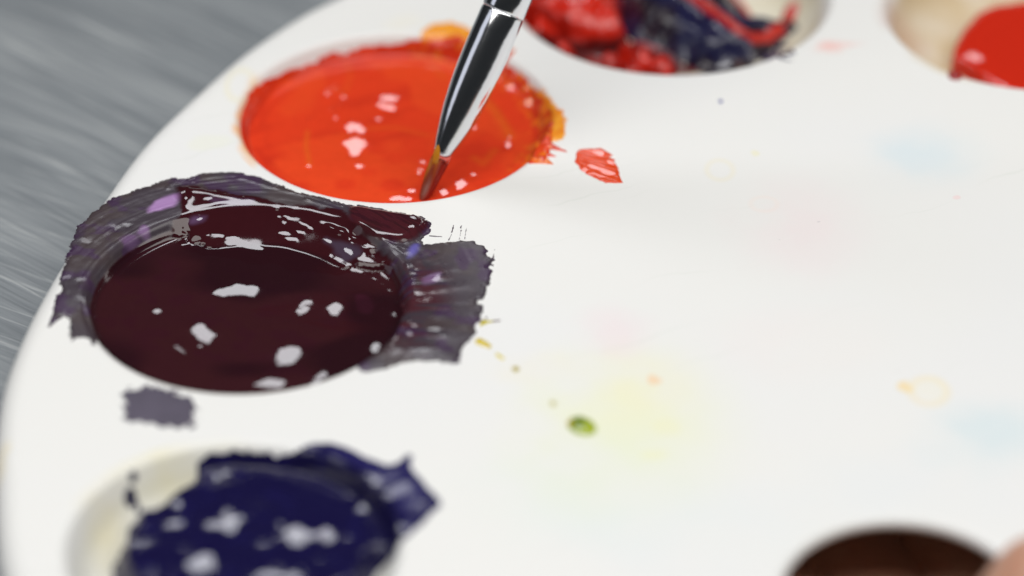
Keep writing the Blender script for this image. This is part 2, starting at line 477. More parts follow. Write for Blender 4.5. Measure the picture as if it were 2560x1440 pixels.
    for (cx, cy, R), mt in zip(WELLS, mats):
        V = []; Fc = []
        rings = [(R-s2, z) for s2, z in zip(PS, PZV) if R-s2 > 1.0]
        inner_n = len(rings)
        outer = [(max(r2+1.3, 1.0), z-1.6) for r2, z in rings[::-1] if z < -1.0]
        allr = rings+[(0.6, PZV[-1])]
        for r2, z in allr:
            for k in range(NS):
                a = 2*math.pi*k/NS; V.append((cx+r2*math.cos(a), cy+r2*math.sin(a), z))
        for q in range(len(allr)-1):
            for k in range(NS):
                j = (k+1) % NS
                Fc.append((q*NS+k, q*NS+j, (q+1)*NS+j, (q+1)*NS+k)[::-1])
        b0 = (len(allr)-1)*NS; Fc.append([b0+k for k in range(NS)])
        o0 = len(V)
        for r2, z in outer:
            for k in range(NS):
                a = 2*math.pi*k/NS; V.append((cx+r2*math.cos(a), cy+r2*math.sin(a), z))
        for q in range(len(outer)-1):
            for k in range(NS):
                j = (k+1) % NS
                Fc.append((o0+q*NS+k, o0+q*NS+j, o0+(q+1)*NS+j, o0+(q+1)*NS+k)[::-1])
        Fc.append([o0+k for k in range(NS)][::-1])
        pymesh('well', V, Fc, mt, root)
build_palette()

# ------------------------------------------------------------------ paint: purple
C_MAROON = np.array([0.040, 0.0068, 0.0100]); C_MAUVE = np.array([0.050, 0.038, 0.050]); C_LILAC = np.array([0.36, 0.20, 0.44])
C_PLUM = np.array([0.030, 0.012, 0.040])
def mixa(c, col, f):
    return c*(1-f[..., None])+np.asarray(col)*f[..., None]
def film(u, th, wd):
    return np.where(u > 0, th*(1-np.exp(-np.maximum(u, 0)/wd)), u*th/wd)

def purple():
    X, Y = grid(-62, 2.0, -27, 33, 0.13)
    cx, cy, R = WELLS[0]
    PZ = palette_z(X, Y)
    r = np.hypot(X-cx, Y-cy); th = np.arctan2(Y-cy, X-cx)
    S = (0.47226, 80, 400)
    outl = [(430, 200), (500, 180), (600, 140), (690, 108), (760, 92), (830, 100), (900, 70), (1000, 62), (1100, 65), (1200, 85), (1300, 130), (1420, 170),
            (1560, 205), (1660, 238), (1740, 235), (1900, 268), (2060, 298), (2112, 340), (2100, 390), (2050, 425), (2075, 445), (2200, 442),
            (2350, 425), (2420, 470), (2440, 560), (2420, 680), (2380, 750), (2390, 830), (2340, 900), (2300, 960), (2240, 1065), (2180, 1072),
            (2050, 1060), (1950, 1078), (1870, 1108), (1740, 1122), (1600, 1090), (1300, 1000), (700, 900), (480, 985), (400, 1005), (330, 985), (290, 945), (240, 945), (215, 968), (192, 925), (188, 850),
            (165, 832), (92, 885), (120, 740), (150, 690), (165, 580), (195, 480), (250, 350), (330, 270)]
    P = trace(outl, *S)
    d = sdf(P, X, Y)
    d = d+(0.6+1.3*sst(-13, -7, X))*(fbm(X/1.3, Y/1.3, 1, 3)-0.5)+0.30*(vn(X/0.32, Y/0.32, 9)-0.5)
    # brush streaks: round the well on the far and left sides, outwards on the right
    tang = fbm(th*R/9, r/0.42, 3, 3); rad = fbm(r/5+0.8*fbm(X/5, Y/5, 15, 2), (th*R+2.5*fbm(X/7, Y/7, 14, 2))/0.55, 4, 3)
    ang = np.degrees(th)
    right = sst(35, 10, np.abs(ang+5))
    stk = tang*(1-right)+rad*right
    u = -d
    t = film(u, 0.20, 0.35)
    t = t+(stk-0.5)*(0.13-0.08*right)*sst(0, 1.2, u)*(0.1+1.8*fbm(X/4, Y/4, 12, 2))+0.14*right*(fbm(r/4, th*R/1.6, 13, 2)-0.5)*sst(0, 1.5, u)+0.05*(fbm(X/1.2, Y/1.2, 11, 2)-0.5)*sst(0, 0.8, u)
    t = t-0.35*np.clip(stk-0.60, 0, 1)*np.exp(-np.maximum(u, 0)/1.0)*2
    # heavy maroon slab that runs over the far rim into the pool, and the stubby stroke on the right
    slab = rounded(trace([(785, 160), (900, 165), (1060, 185), (1230, 222), (1400, 235), (1560, 262), (1680, 300), (1720, 360), (1800, 430), (1900, 560), (1750, 760), (1200, 720), (850, 620), (770, 420), (795, 250)], *S), 3)
    ds = sdf(slab, X, Y)+2.4*(fbm(X/2.6, Y/2.6, 21, 4)-0.5)
    stub = rounded(trace([(1690, 250), (1800, 262), (1960, 288), (2060, 312), (2105, 350), (2060, 400), (1990, 440), (1850, 440), (1720, 400), (1680, 320)], *S), 3)
    db = sdf(stub, X, Y)+0.4*(fbm(X/0.9, Y/0.9, 22, 3)-0.5)
    ZF = PZ+t
    LEVEL = -1.9
    incl = 0.28+np.clip((R+1.2-r), -3, 9)*-0.30
    lumps = 0.16*(fbm(X/4.2, Y/4.4, 31, 2)-0.5)
    zs = np.where(ds < 0, np.maximum(ZF, incl+lumps*1.2), ZF)
    k = sst(0.5, -2.0, ds)
    ZF = ZF*(1-k)+np.maximum(ZF, zs)*k
    kb = sst(0.15, -1.0, db)
    ZF = ZF+kb*(0.55+0.12*(fbm((X+Y)/0.6, (X-Y)/4.0, 33, 2)-0.5)+lumps)
    # ridges pushed up by the brush along the rim
    for pts, hh, ww in (([(1560, 430), (1700, 500), (1840, 568), (1918, 635), (1955, 730), (1965, 820), (1946, 930), (1910, 980)], 0.38, 0.42),
                        ([(1640, 440), (1760, 470), (1880, 500), (1990, 560)], 0.40, 0.40), ([(1700, 400), (1840, 436), (1980, 480)], 0.35, 0.36),
                        ([(1520, 400), (1640, 460), (1760, 540)], 0.30, 0.30),
                        ([(720, 155), (780, 115), (850, 95)], 0.22, 0.25), ([(1960, 700), (2060, 640), (2170, 610)], 0.30, 0.45),
                        ([(1980, 760), (2100, 740)], 0.25, 0.35), ([(1860, 1040), (2000, 1010), (2150, 1010)], 0.22, 0.4),
                        ([(1950, 700), (1990, 740), (1960, 790)], 0.3, 0.3), ([(1650, 235), (1690, 290), (1720, 370)], 0.25, 0.3),
                        ([(1100, 100), (1300, 160), (1500, 205), (1640, 250)], 0.12, 0.3), ([(1450, 215), (1600, 262), (1680, 320)], 0.2, 0.28)):
        dd = polydist(trace(pts, *S), X, Y)
        ZF = ZF+0.7*hh*np.exp(-(dd/ww)**2)*(0.55+0.9*vn(X/1.1, Y/1.1, 41))*sst(-0.1, 0.4, u)
    # pool
    inside = sst(R+0.6, R-0.6, r)
    depth = LEVEL-PZ
    ZP = LEVEL+0.5*np.exp(-np.clip(depth, -0.3, 9)/0.55)+0.10*(fbm(X/6, Y/6, 51, 2)-0.5)
    ZP = np.where(r < R+1, ZP, -9)
    film_ok = u > -0.5
    Z0 = np.where(film_ok, smax(ZF, ZP, 0.06+0.25*sst(0, 2, ds)), ZP)
    def blur(z, n):
        for _ in range(n):
            p = np.pad(z, 1, mode='edge'); z = (p[:-2, 1:-1]+p[2:, 1:-1]+p[1:-1, :-2]+p[1:-1, 2:]+2*p[1:-1, 1:-1])/6
        return z
    zb = blur(Z0, 26); mk = sst(1.2, -0.3, np.minimum(ds, db+0.6))*(u > 0.6)
    zc = blur(Z0, 3); up = sst(LEVEL+0.10, LEVEL+0.45, Z0); mk2 = (u > 0.7)*up; mk = mk*up
    Z0 = Z0*(1-mk2)+zc*mk2
    Z0 = Z0*(1-mk)+zb*mk
    # facets that catch the window
    A3 = (0.18359, 430, 430)
    zp = LEVEL+0.05
    pool_px = [[(563, 600), (588, 598), (608, 607), (640, 612), (660, 618), (658, 628), (618, 622), (594, 614), (570, 616)],
               [(530, 735), (545, 722), (575, 716), (592, 709), (620, 714), (648, 714), (640, 728), (636, 740), (600, 735), (560, 740)],
               [(752, 756), (780, 744), (768, 778), (744, 786)], [(816, 768), (842, 752), (856, 762), (846, 790), (826, 786)],
               [(478, 822), (492, 810), (512, 812), (540, 838), (520, 860), (496, 848)],
               [(700, 872), (724, 864), (752, 868), (738, 906), (690, 912)], [(628, 962), (670, 944), (712, 950), (698, 970)],
               [(776, 966), (790, 938), (820, 920), (814, 942), (790, 964)], [(434, 862), (444, 862), (474, 886), (466, 890)], [(382, 776), (394, 770), (404, 776), (392, 784)],
               [(496, 862), (500, 858), (506, 862), (500, 866)]]
    pats = []
    for q in pool_px: pats.append((trace(q, z=zp), (0, 0)))
    slab_px = [[(190, 260), (250, 290), (330, 285), (410, 290), (370, 322), (260, 318), (200, 290)], [(108, 385), (140, 352), (200, 350), (190, 385), (130, 398)],
               [(165, 440), (195, 430), (225, 460), (200, 480)], [(280, 580), (350, 600), (430, 670), (385, 690), (380, 745), (340, 680), (310, 620)],
               [(430, 445), (480, 436), (545, 450), (500, 468)], [(1390, 440), (1500, 485), (1740, 560), (1700, 595), (1540, 535), (1430, 470)],
               [(1378, 512), (1410, 505), (1455, 545), (1420, 550)], [(1440, 575), (1480, 590), (1555, 680), (1530, 725), (1470, 650)], [(1530, 590), (1580, 595), (1635, 655), (1600, 665)],
               [(1740, 648), (1800, 665), (1920, 755), (1895, 785), (1760, 700)], [(1470, 768), (1540, 758), (1600, 770), (1540, 792)], [(1685, 762), (1740, 762), (1795, 778), (1770, 798)],
               [(1560, 828), (1640, 818), (1730, 822), (1712, 855), (1600, 850)], [(480, 792), (560, 768), (690, 778), (705, 805), (600, 806)],
               [(2050, 850), (2110, 870), (2165, 905), (2120, 922)], [(660, 348), (760, 345), (840, 358), (760, 364)], [(1030, 392), (1120, 430), (1070, 425)],
               [(0, 905), (200, 850), (380, 822), (370, 838), (180, 880), (20, 915)], [(270, 195), (325, 200), (300, 222)], [(940, 400), (1020, 405), (980, 422)]]
    for q in slab_px[:16]+slab_px[17:]:
        tq = trace(q, A3[0], A3[1], A3[2], z=-0.5); cq = tq.mean(0); pats.append((cq+(tq-cq)*np.array([0.95, 0.58]), (0, 0)))
    left_px = [[(370, 525), (400, 530), (455, 560), (420, 572), (375, 560)], [(228, 815), (290, 810), (280, 832), (232, 832)], [(338, 830), (395, 828), (390, 848), (345, 850)],
               [(600, 395), (635, 440), (628, 468), (600, 430)], [(690, 425), (735, 420), (720, 445)], [(1115, 395), (1150, 420), (1185, 475), (1160, 470)]]
    for q in left_px: pats.append((trace(q, 1/3, 80, 420, z=0.1), (0, 0)))
    right_px = [[(640, 290), (668, 286), (665, 302), (640, 305)], [(640, 205), (690, 215), (700, 245), (640, 230)], [(690, 370), (730, 380), (720, 400), (690, 395)],
                [(610, 985), (690, 1040), (680, 1060), (640, 1040)], [(615, 1090), (665, 1095), (650, 1120), (620, 1118)], [(720, 1230), (800, 1225), (790, 1260), (725, 1255)],
                [(640, 620), (690, 625), (680, 645), (645, 640)], [(820, 690), (850, 660), (890, 655), (860, 700)], [(340, 1080), (400, 1070), (410, 1150), (350, 1150)]]
    right_px += [[(0, 395), (200, 478), (400, 580), (520, 680), (514, 702), (390, 602), (190, 500), (0, 415)], [(572, 880), (598, 960), (568, 1110), (512, 1190), (500, 1180), (548, 1100), (578, 960), (560, 890)],
                 [(170, 342), (270, 362), (420, 405), (425, 425), (280, 388), (170, 362)], [(200, 440), (330, 450), (520, 505), (580, 540), (560, 560), (400, 500), (230, 475)], [(120, 380), (180, 390), (190, 420), (130, 400)],
                 [(560, 765), (600, 800), (595, 880), (570, 840)], [(640, 550), (700, 600), (690, 615), (635, 570)], [(610, 820), (650, 830), (640, 850), (612, 845)], [(520, 450), (560, 480), (550, 495), (515, 470)],
                 [(430, 1250), (560, 1225), (600, 1240), (500, 1270)], [(780, 1060), (870, 1065), (860, 1085), (790, 1080)], [(880, 1120), (920, 1125), (910, 1145), (885, 1140)]]
    pats.append((trace([(374, 1000), (408, 990), (425, 1100), (470, 1250), (555, 1372), (530, 1380), (440, 1285), (390, 1180)], 1/3, 80, 420, z=-0.5), (0, 0)))
    for q in right_px: pats.append((trace(q, 0.31944, 820, 480, z=0.2), (0, 0)))
    c = ripple(X, Y, Z0, pats, shrink=0.16, base_w=0.05)
    Z = Z0+np.where(Z0 > PZ-0.1, c, 0)
    Z = np.where(Z0 > PZ+0.06, np.maximum(Z, PZ+0.06), Z)
    Z = np.maximum(Z, PZ-0.35)
    wet = Z > PZ
    # pigment: thin films mauve-grey, partly sheen put into the colour, thick paint stays maroon
    thick = np.maximum(sst(0.35, -0.35, ds), sst(0.2, -0.5, db)*0.92)
    ispool = sst(0.25, -0.05, Z0-ZP)*(r < R+0.2)
    body = np.maximum(thick, ispool)
    stir = fbm(X/2.5, Y/2.5, 61, 3)
    mau = C_MAUVE*(0.86+0.28*stk)[..., None]
    mau = mixa(mau, [0.058, 0.042, 0.046], sst(0.45, 0.62, fbm(X/5, Y/5, 63, 2)))
    mau = mixa(mau, C_PLUM*1.6, 0.75*sst(0.55, 0.72, stir))
    near = sst(R+7.0, R+1.5, r)*right
    mau = mixa(mau, C_MAROON*1.8, 0.8*near*sst(0.40, 0.6, stk))
    col = mixa(mau, C_MAROON*0.9, body)
    col = mixa(col, C_MAROON*2.0, sst(0.4, -0.6, db)*0.5*sst(0.4, 0.6, fbm((X+Y)/0.5, (X-Y)/4, 34, 3)))
    for q, cc, st in (([(620, 282), (650, 235), (700, 200), (770, 190), (768, 240), (690, 270)], C_LILAC, 1.0), ([(560, 390), (590, 350), (620, 380), (600, 420)], C_LILAC*0.75, 0.7),
                      ([(480, 420), (540, 400), (560, 430), (490, 470)], C_LILAC*0.5, 0.6), ([(2000, 470), (2040, 450), (2030, 490), (1990, 520)], [0.12, 0.10, 0.40], 0.9),
                      ([(2060, 640), (2160, 605), (2150, 640), (2080, 665)], C_LILAC*0.6, 0.7), ([(860, 300), (930, 310), (900, 380), (840, 370)], C_LILAC*0.35, 0.7),
                      ([(1720, 880), (1790, 870), (1800, 950), (1740, 960)], [0.12, 0.02, 0.05], 0.5), ([(940, 215), (1170, 220), (1100, 245), (960, 240)], C_LILAC*0.3, 0.5),
                      ([(1560, 540), (1700, 560), (1740, 620), (1660, 690), (1600, 620)], [0.075, 0.06, 0.10], 0.55)):
        dq = sdf(rounded(trace(q, *S), 3), X, Y)+0.5*(vn(X/1.2, Y/1.2, 71)-0.5)
        col = mixa(col, cc, st*sst(0.5, -0.5, dq))
    col = mixa(col, [0.016, 0.004, 0.007], 0.8*ispool*sst(0.42, 0.60, fbm(X/16+1.7, Y/9, 66, 2)))  # dark areas stand in for the dim room's uneven reflection, put into pigment
    rough = 0.30-0.24*np.clip(body, 0, 1)+0.10*(1-body)*(stk-0.5)-0.16*near*(1-body)
    root = empty('purple_paint', (cx, cy, -7)); tag(root, 'deep maroon purple paint brimming in a well, smeared grey-mauve around its rim', 'paint')
    pm = (ispool > 0.5)
    pk = pm[:-1, :-1] & pm[1:, :-1] & pm[1:, 1:] & pm[:-1, 1:]
    wk = cells(wet)
    grid_mesh('pool', X, Y, Z, wk & pk, col, np.clip(rough, 0.04, 0.6), M_PAINT, root)
    o = grid_mesh('smear', X, Y, Z, wk & ~pk, col, np.clip(rough, 0.05, 0.6), M_PAINT, root)
    tag(o, 'grey-mauve brushed smear over the rim')
purple()

# ------------------------------------------------------------------ paint: orange-red
C_RED = np.array([0.72, 0.048, 0.014]); C_ORG = np.array([0.90, 0.36, 0.03]); C_DEEP = np.array([0.50, 0.022, 0.010])
def orange():
    X, Y = grid(-40, 15, 16, 70, 0.14)
    cx, cy, R = WELLS[1]
    PZ = palette_z(X, Y); r = np.hypot(X-cx, Y-cy); th = np.arctan2(Y-cy, X-cx)
    S = (0.37505, 540, 0)
    outl = [(240, 990), (210, 850), (200, 700), (215, 620), (270, 560), (350, 520), (450, 470), (560, 440), (640, 430), (700, 380), (800, 350), (870, 365), (900, 320), (1000, 310), (1120, 290),
            (1250, 280), (1350, 258), (1480, 245), (1620, 240), (1780, 330), (1880, 390), (1950, 350), (1985, 330), (1960, 380), (1935, 425), (2030, 470), (2115, 570), (2185, 630), (2245, 730), (2262, 830), (2250, 930),
            (2240, 965), (2330, 1005), (2230, 1000), (2225, 1030), (2250, 1040), (2190, 1050), (2235, 1090), (2150, 1080), (2090, 1075), (2030, 1115), (1900, 1190), (1700, 1150), (1200, 1150), (600, 1080), (350, 1080)]
    P = trace(outl, *S)
    d = sdf(P, X, Y)+0.40*(fbm(X/1.2, Y/1.2, 101, 3)-0.5)+0.15*(vn(X/0.3, Y/0.3, 102)-0.5)
    yl = trace([(1390, 240), (1410, 190), (1480, 160), (1570, 155), (1660, 185), (1720, 230), (1760, 300), (1600, 290), (1450, 270)], *S, z=0.0)
    yr = trace([(2080, 560), (2150, 600), (2220, 670), (2290, 730), (2318, 800), (2312, 890), (2270, 935), (2200, 930), (2150, 800), (2060, 640)], *S)
    dy = np.minimum(sdf(rounded(yl, 3), X, Y), sdf(rounded(yr, 3), X, Y))+0.9*(fbm(X/0.8, Y/0.8, 103, 3)-0.5)+0.45*(vn(X/0.28, Y/0.28, 104)-0.5)-0.3
    for q in ([(2000, 1130), (2060, 1068), (2140, 1040), (2200, 1050), (2250, 1095), (2160, 1090), (2090, 1092)], [(2150, 940), (2230, 950), (2290, 985), (2335, 1012), (2260, 1000), (2170, 1000)], [(2150, 1010), (2220, 1018), (2275, 1045), (2200, 1048), (2140, 1050)],
              [(1890, 400), (1945, 345), (1985, 325), (1985, 345), (1950, 390), (1920, 430)]):
        d = np.minimum(d, sdf(trace(q, *S), X, Y)+0.12*(fbm(X/0.6, Y/0.6, 108, 2)-0.5)-0.1)
    d = np.minimum(d, np.maximum(r-(R-0.6), (Y-(cy+2.0))+0.35*(X-cx)))
    u = -d
    ang = np.degrees(th)
    right = sst(75, 45, np.abs(ang-20))
    t = film(u, 0.35, 0.5)+0.10*(fbm(th*R/8, r/0.9, 105, 2)-0.5)*sst(0, 1, u)
    t = t+right*sst(R-4.0, R-0.5, r)*sst(0.0, 0.8, u)*(0.75*(fbm(X/0.9, Y/0.9, 106, 3)-0.45)+0.3)
    t2 = film(-dy, 0.12, 0.3)+0.06*(fbm(X/0.6, Y/0.6, 107, 2)-0.5)*(dy < 0)
    isy = t2 > t
    tt = np.maximum(t, t2)
    LEVEL = -2.6
    slope = -0.1-np.clip(R+0.4-r, 0, 8)*0.62         # paint lying thickly on the wall
    ZF = PZ+tt
    kk = sst(0, -2.2, d)
    ZF = np.where(u > 0, ZF+kk*np.clip(np.maximum(slope, PZ)-PZ, 0, 2.0)*0.10, ZF)
    for pts, hh, ww in (([(2125, 800), (2130, 900), (2120, 980), (2080, 1060)], 0.35, 0.35), ([(2030, 1100), (2090, 1062), (2150, 1050), (2210, 1075)], 0.28, 0.25),
                        ([(1780, 660), (1860, 740), (1930, 850), (1960, 910)], 0.3, 0.5), ([(860, 440), (900, 500), (880, 560)], 0.2, 0.4),
                        ([(740, 620), (800, 590), (850, 640)], 0.16, 0.4), ([(830, 700), (800, 780), (770, 740)], 0.18, 0.35), ([(620, 800), (590, 950), (620, 1100)], 0.14, 0.4)):
        dd = polydist(trace(pts, S[0], S[1], S[2]), X, Y)
        ZF = ZF+hh*np.exp(-(dd/ww)**2)*(u > 0)
    depth = LEVEL-PZ
    ZP = LEVEL+0.2*np.exp(-np.clip(depth, -0.3, 9)/0.3)+0.12*(fbm(X/6, Y/6, 111, 2)-0.5)
    ok = (r < R+1) & (u > -0.2)
    ZP = np.where(ok, ZP, -9)
    for pts, hh, ww in (([(1780, 660), (1860, 740), (1930, 850), (1960, 910)], 0.16, 0.6), ([(620, 800), (590, 950), (620, 1100)], 0.12, 0.5), ([(740, 620), (800, 590), (850, 640)], 0.12, 0.5), ([(830, 700), (800, 780), (770, 740)], 0.12, 0.4)):
        dd = polydist(trace(pts, S[0], S[1], S[2], z=LEVEL), X, Y)
        ZP = ZP+hh*np.exp(-(dd/ww)**2)
    Z0 = smax(ZF, ZP, 0.16)
    pool_px = [[(1100, 640), (1205, 640), (1200, 672), (1105, 668)], [(1085, 685), (1180, 702), (1192, 738), (1150, 728), (1082, 705)],
               [(872, 845), (905, 825), (960, 830), (985, 865), (975, 892), (925, 865), (885, 880)], [(860, 935), (885, 945), (935, 920), (955, 935), (1000, 945), (970, 985), (950, 1025), (905, 1030), (880, 985), (855, 965)],
               [(938, 1100), (970, 1100), (965, 1122), (940, 1120)], [(1370, 1075), (1392, 1080), (1365, 1160), (1345, 1155)], [(1180, 1308), (1305, 1312), (1300, 1340), (1170, 1332)],
               [(1605, 1220), (1640, 1200), (1665, 1220), (1640, 1255), (1600, 1262)], [(1500, 1270), (1530, 1260), (1545, 1290), (1510, 1302)], [(1285, 1262), (1325, 1262), (1320, 1284), (1288, 1284)],
               [(1705, 815), (1725, 830), (1722, 862), (1702, 850)], [(1708, 1152), (1730, 1150), (1728, 1168), (1712, 1172)], [(1940, 945), (1955, 940), (1950, 985), (1938, 980)],
               [(1065, 785), (1100, 790), (1085, 808)]]
    pats = [(trace(q, S[0], S[1], S[2], z=LEVEL), (0, 0)) for q in pool_px]
    film_px = [[(1880, 490), (1920, 505), (1905, 530), (1870, 515)], [(1500, 290), (1560, 318), (1545, 335), (1495, 310)], [(1470, 325), (1520, 340), (1510, 358), (1470, 348)],
               [(2060, 590), (2130, 640), (2120, 655), (2050, 610)], [(2050, 625), (2080, 630), (2075, 650), (2050, 648)], [(2080, 660), (2110, 665), (2105, 685), (2082, 682)], [(2085, 695), (2115, 700), (2105, 725), (2082, 715)],
               [(2180, 740), (2215, 745), (2240, 790), (2225, 800), (2200, 770), (2180, 765)], [(2185, 780), (2205, 785), (2200, 825), (2185, 822)], [(2130, 1015), (2185, 1005), (2180, 1035), (2140, 1045)],
               [(1990, 520), (2025, 535), (2015, 555), (1985, 545)], [(1960, 560), (1975, 565), (1970, 600), (1955, 595)], [(1960, 620), (1980, 622), (1975, 640), (1958, 636)], [(280, 565), (305, 560), (295, 585)]]
    pats += [(trace(q, S[0], S[1], S[2]), (0, 0)) for q in film_px]
    c = ripple(X, Y, Z0, pats)
    Z = Z0+np.where(Z0 > PZ-0.1, c, 0); Z = np.where(Z0 > PZ+0.06, np.maximum(Z, PZ+0.06), Z); Z = np.maximum(Z, PZ-0.35)
    wet = Z > PZ
    col = np.zeros(X.shape+(3,))+C_RED
    col = mixa(col, C_DEEP, 0.35*sst(0.40, 0.75, fbm((X+0.5*Y)/9, (Y-0.5*X)/3, 121, 3)))
    col = mixa(col, [0.76, 0.065, 0.016], 0.8*sst(0.45, 0.62, fbm(X/6, Y/6, 122, 2)))
    sw = np.zeros(X.shape)
    for pts, ww, st in (([(1780, 660), (1860, 740), (1930, 850), (1960, 910)], 0.7, 1), ([(610, 880), (600, 980), (625, 1100)], 0.35, 0.9), ([(1720, 1050), (1780, 1090), (1860, 1000)], 0.6, 0.7),
                        ([(1000, 860), (1200, 850), (1400, 900)], 0.5, 0.5), ([(1430, 430), (1520, 520)], 0.5, 0.5), ([(870, 420), (900, 500), (860, 620), (780, 600)], 0.4, 0.4), ([(2080, 600), (2170, 720), (2200, 860)], 0.9, 0.5)):
        sw = np.maximum(sw, st*np.exp(-(polydist(trace(pts, S[0], S[1], S[2], z=LEVEL), X, Y)/ww)**2))
    col = mixa(col, [0.70, 0.16, 0.012], sw*0.35)
    stw = fbm(th*R/7, r/0.8, 125, 3)
    col = mixa(col, C_DEEP, 0.45*sst(0.45, 0.65, stw)*sst(R-5, R-2, r))
    by = sst(-0.22, 0.08, t2-t)*(u > -0.6)*(dy < 0.3)
    by = np.maximum(by, isy*1.0)
    col = mixa(col, C_ORG, by)
    col = mixa(col, [0.82, 0.22, 0.015], 0.7*right*sst(R-4.5, R-1.0, r)*sst(0.50, 0.62, fbm(X/0.9, Y/0.9, 126, 3)))
    col = mixa(col, [0.80, 0.46, 0.10], isy*sst(0.25, -0.05, -dy)*0.8)
    rough = 0.09+0.12*isy+0.03*vn(X/2, Y/2, 130)
    root = empty('orange_red_paint', (cx, cy, -7)); tag(root, 'glossy orange-red paint filling the well where the brush tip dips', 'paint')
    wk = cells(wet)
    ym = cells(isy & (r > R-1))
    grid_mesh('pool', X, Y, Z, wk & ~ym, col, rough, M_PAINT, root)
    o = grid_mesh('smear', X, Y, Z, wk & ym, col, rough, M_PAINT, root); tag(o, 'thin yellow-orange smear at the rim')
orange()

# ------------------------------------------------------------------ paint: blue
def blue():
    X, Y = grid(-56, 2, -74, -18, 0.16)
    cx, cy, R = WELLS[4]
    PZ = palette_z(X, Y); r = np.hypot(X-cx, Y-cy)
    S = (0.46875, 0, 920)
    outl = [(1060, 600), (1065, 520), (1110, 455), (1200, 430), (1330, 440), (1450, 462), (1540, 462), (1600, 430), (1720, 398), (1800, 410), (1950, 470), (2060, 515), (2120, 500), (2170, 460), (2205, 470), (2195, 540), (2345, 700),
            (2335, 745), (2200, 875), (2135, 940), (2110, 1000), (2040, 1060), (1990, 1130), (1900, 1300), (1500, 1420), (1000, 1420), (700, 1300), (600, 1150), (610, 1050), (640, 1000), (680, 920), (690, 855), (730, 810), (800, 825), (850, 790), (900, 690), (1000, 640)]
    P = rounded(trace(outl, *S), 2)
    d = sdf(P, X, Y)+0.5*(fbm(X/1.2, Y/1.2, 201, 3)-0.5)+0.2*(vn(X/0.4, Y/0.4, 202)-0.5)
    for px, py, a, b2 in ((710, 580, 24, 34), (695, 690, 34, 58), (735, 745, 14, 34)):
        q = trace([(px+a*math.cos(k), py+b2*math.sin(k)) for k in np.linspace(0, 6.28, 12)], *S)
        d = np.minimum(d, sdf(q, X, Y))
    u = -d
    t = film(u, 0.35, 0.5)+0.10*(fbm(X/2.0, Y/2.0, 203, 2)-0.5)*sst(0, 1, u)
    LEVEL = -2.6
    ZF = PZ+t
    heap = np.clip(LEVEL+0.35*(fbm(X/7, Y/7, 204, 2)-0.5)-PZ, 0, 5)*sst(0.0, 2.0, u)*sst(R+1, R-1, r)
    Z0 = ZF+heap
    for pts, hh, ww in (([(1600, 500), (1750, 530), (1900, 590), (2030, 690), (2100, 820), (2130, 920)], 0.5, 0.6), ([(1880, 640), (2000, 600), (2150, 560)], 0.3, 0.5)):
        Z0 = Z0+hh*np.exp(-(polydist(trace(pts, *S), X, Y)/ww)**2)*(u > 0)
    pp = [[(1070, 540), (1160, 545), (1180, 590), (1120, 610), (1075, 580)], [(1180, 750), (1240, 750), (1260, 790), (1300, 760), (1300, 800), (1270, 850), (1250, 890), (1190, 880)],
          [(1530, 860), (1600, 840), (1650, 880), (1620, 950), (1550, 955), (1515, 910)], [(1720, 860), (1770, 860), (1780, 920), (1740, 950), (1715, 910)],
          [(1000, 1030), (1090, 985), (1150, 1000), (1120, 1080), (1040, 1105), (985, 1070)], [(1930, 560), (2035, 590), (2030, 650), (1960, 630)], [(2040, 660), (2150, 605), (2200, 620), (2170, 670), (2060, 715)],
          [(2130, 840), (2190, 850), (2160, 890), (2130, 880)], [(1590, 470), (1700, 490), (1740, 540), (1640, 520)], [(1480, 830), (1520, 840), (1510, 870)], [(930, 715), (965, 715), (960, 755), (930, 750)]]
    pats = [(trace(q, S[0], S[1], S[2], z=(-2.4 if np.mean([a[0] for a in q]) < 1900 else 0.2)), (0, 0)) for q in pp]
    c = ripple(X, Y, Z0, pats, shrink=0.45, base_w=0.08)
    Z = np.maximum(Z0+np.where(Z0 > PZ-0.1, c, 0), PZ-0.35)
    wet = Z > PZ
    col = np.zeros(X.shape+(3,))+np.array([0.0080, 0.0062, 0.044])
    out = sst(R-0.5, R+1.5, r)
    col = mixa(col, [0.016, 0.013, 0.10], out*0.9)
    col = mixa(col, [0.05, 0.04, 0.09], out*sst(0.44, 0.56, fbm(X/3.5, Y/2, 211, 3))*sst(-35, -30, Y)*0.9)
    col = mixa(col, [0.010, 0.008, 0.06], 0.7*sst(0.6, 0.7, fbm(X/2, Y/2, 212, 2)))
    rough = np.full(X.shape, 0.08)+0.15*out
    o = grid_mesh('blue_paint', X, Y, Z, cells(wet), col, rough, M_PAINT)
    tag(o, 'glossy navy blue paint heaped in the nearest well and spilling over its right rim', 'paint')
blue()

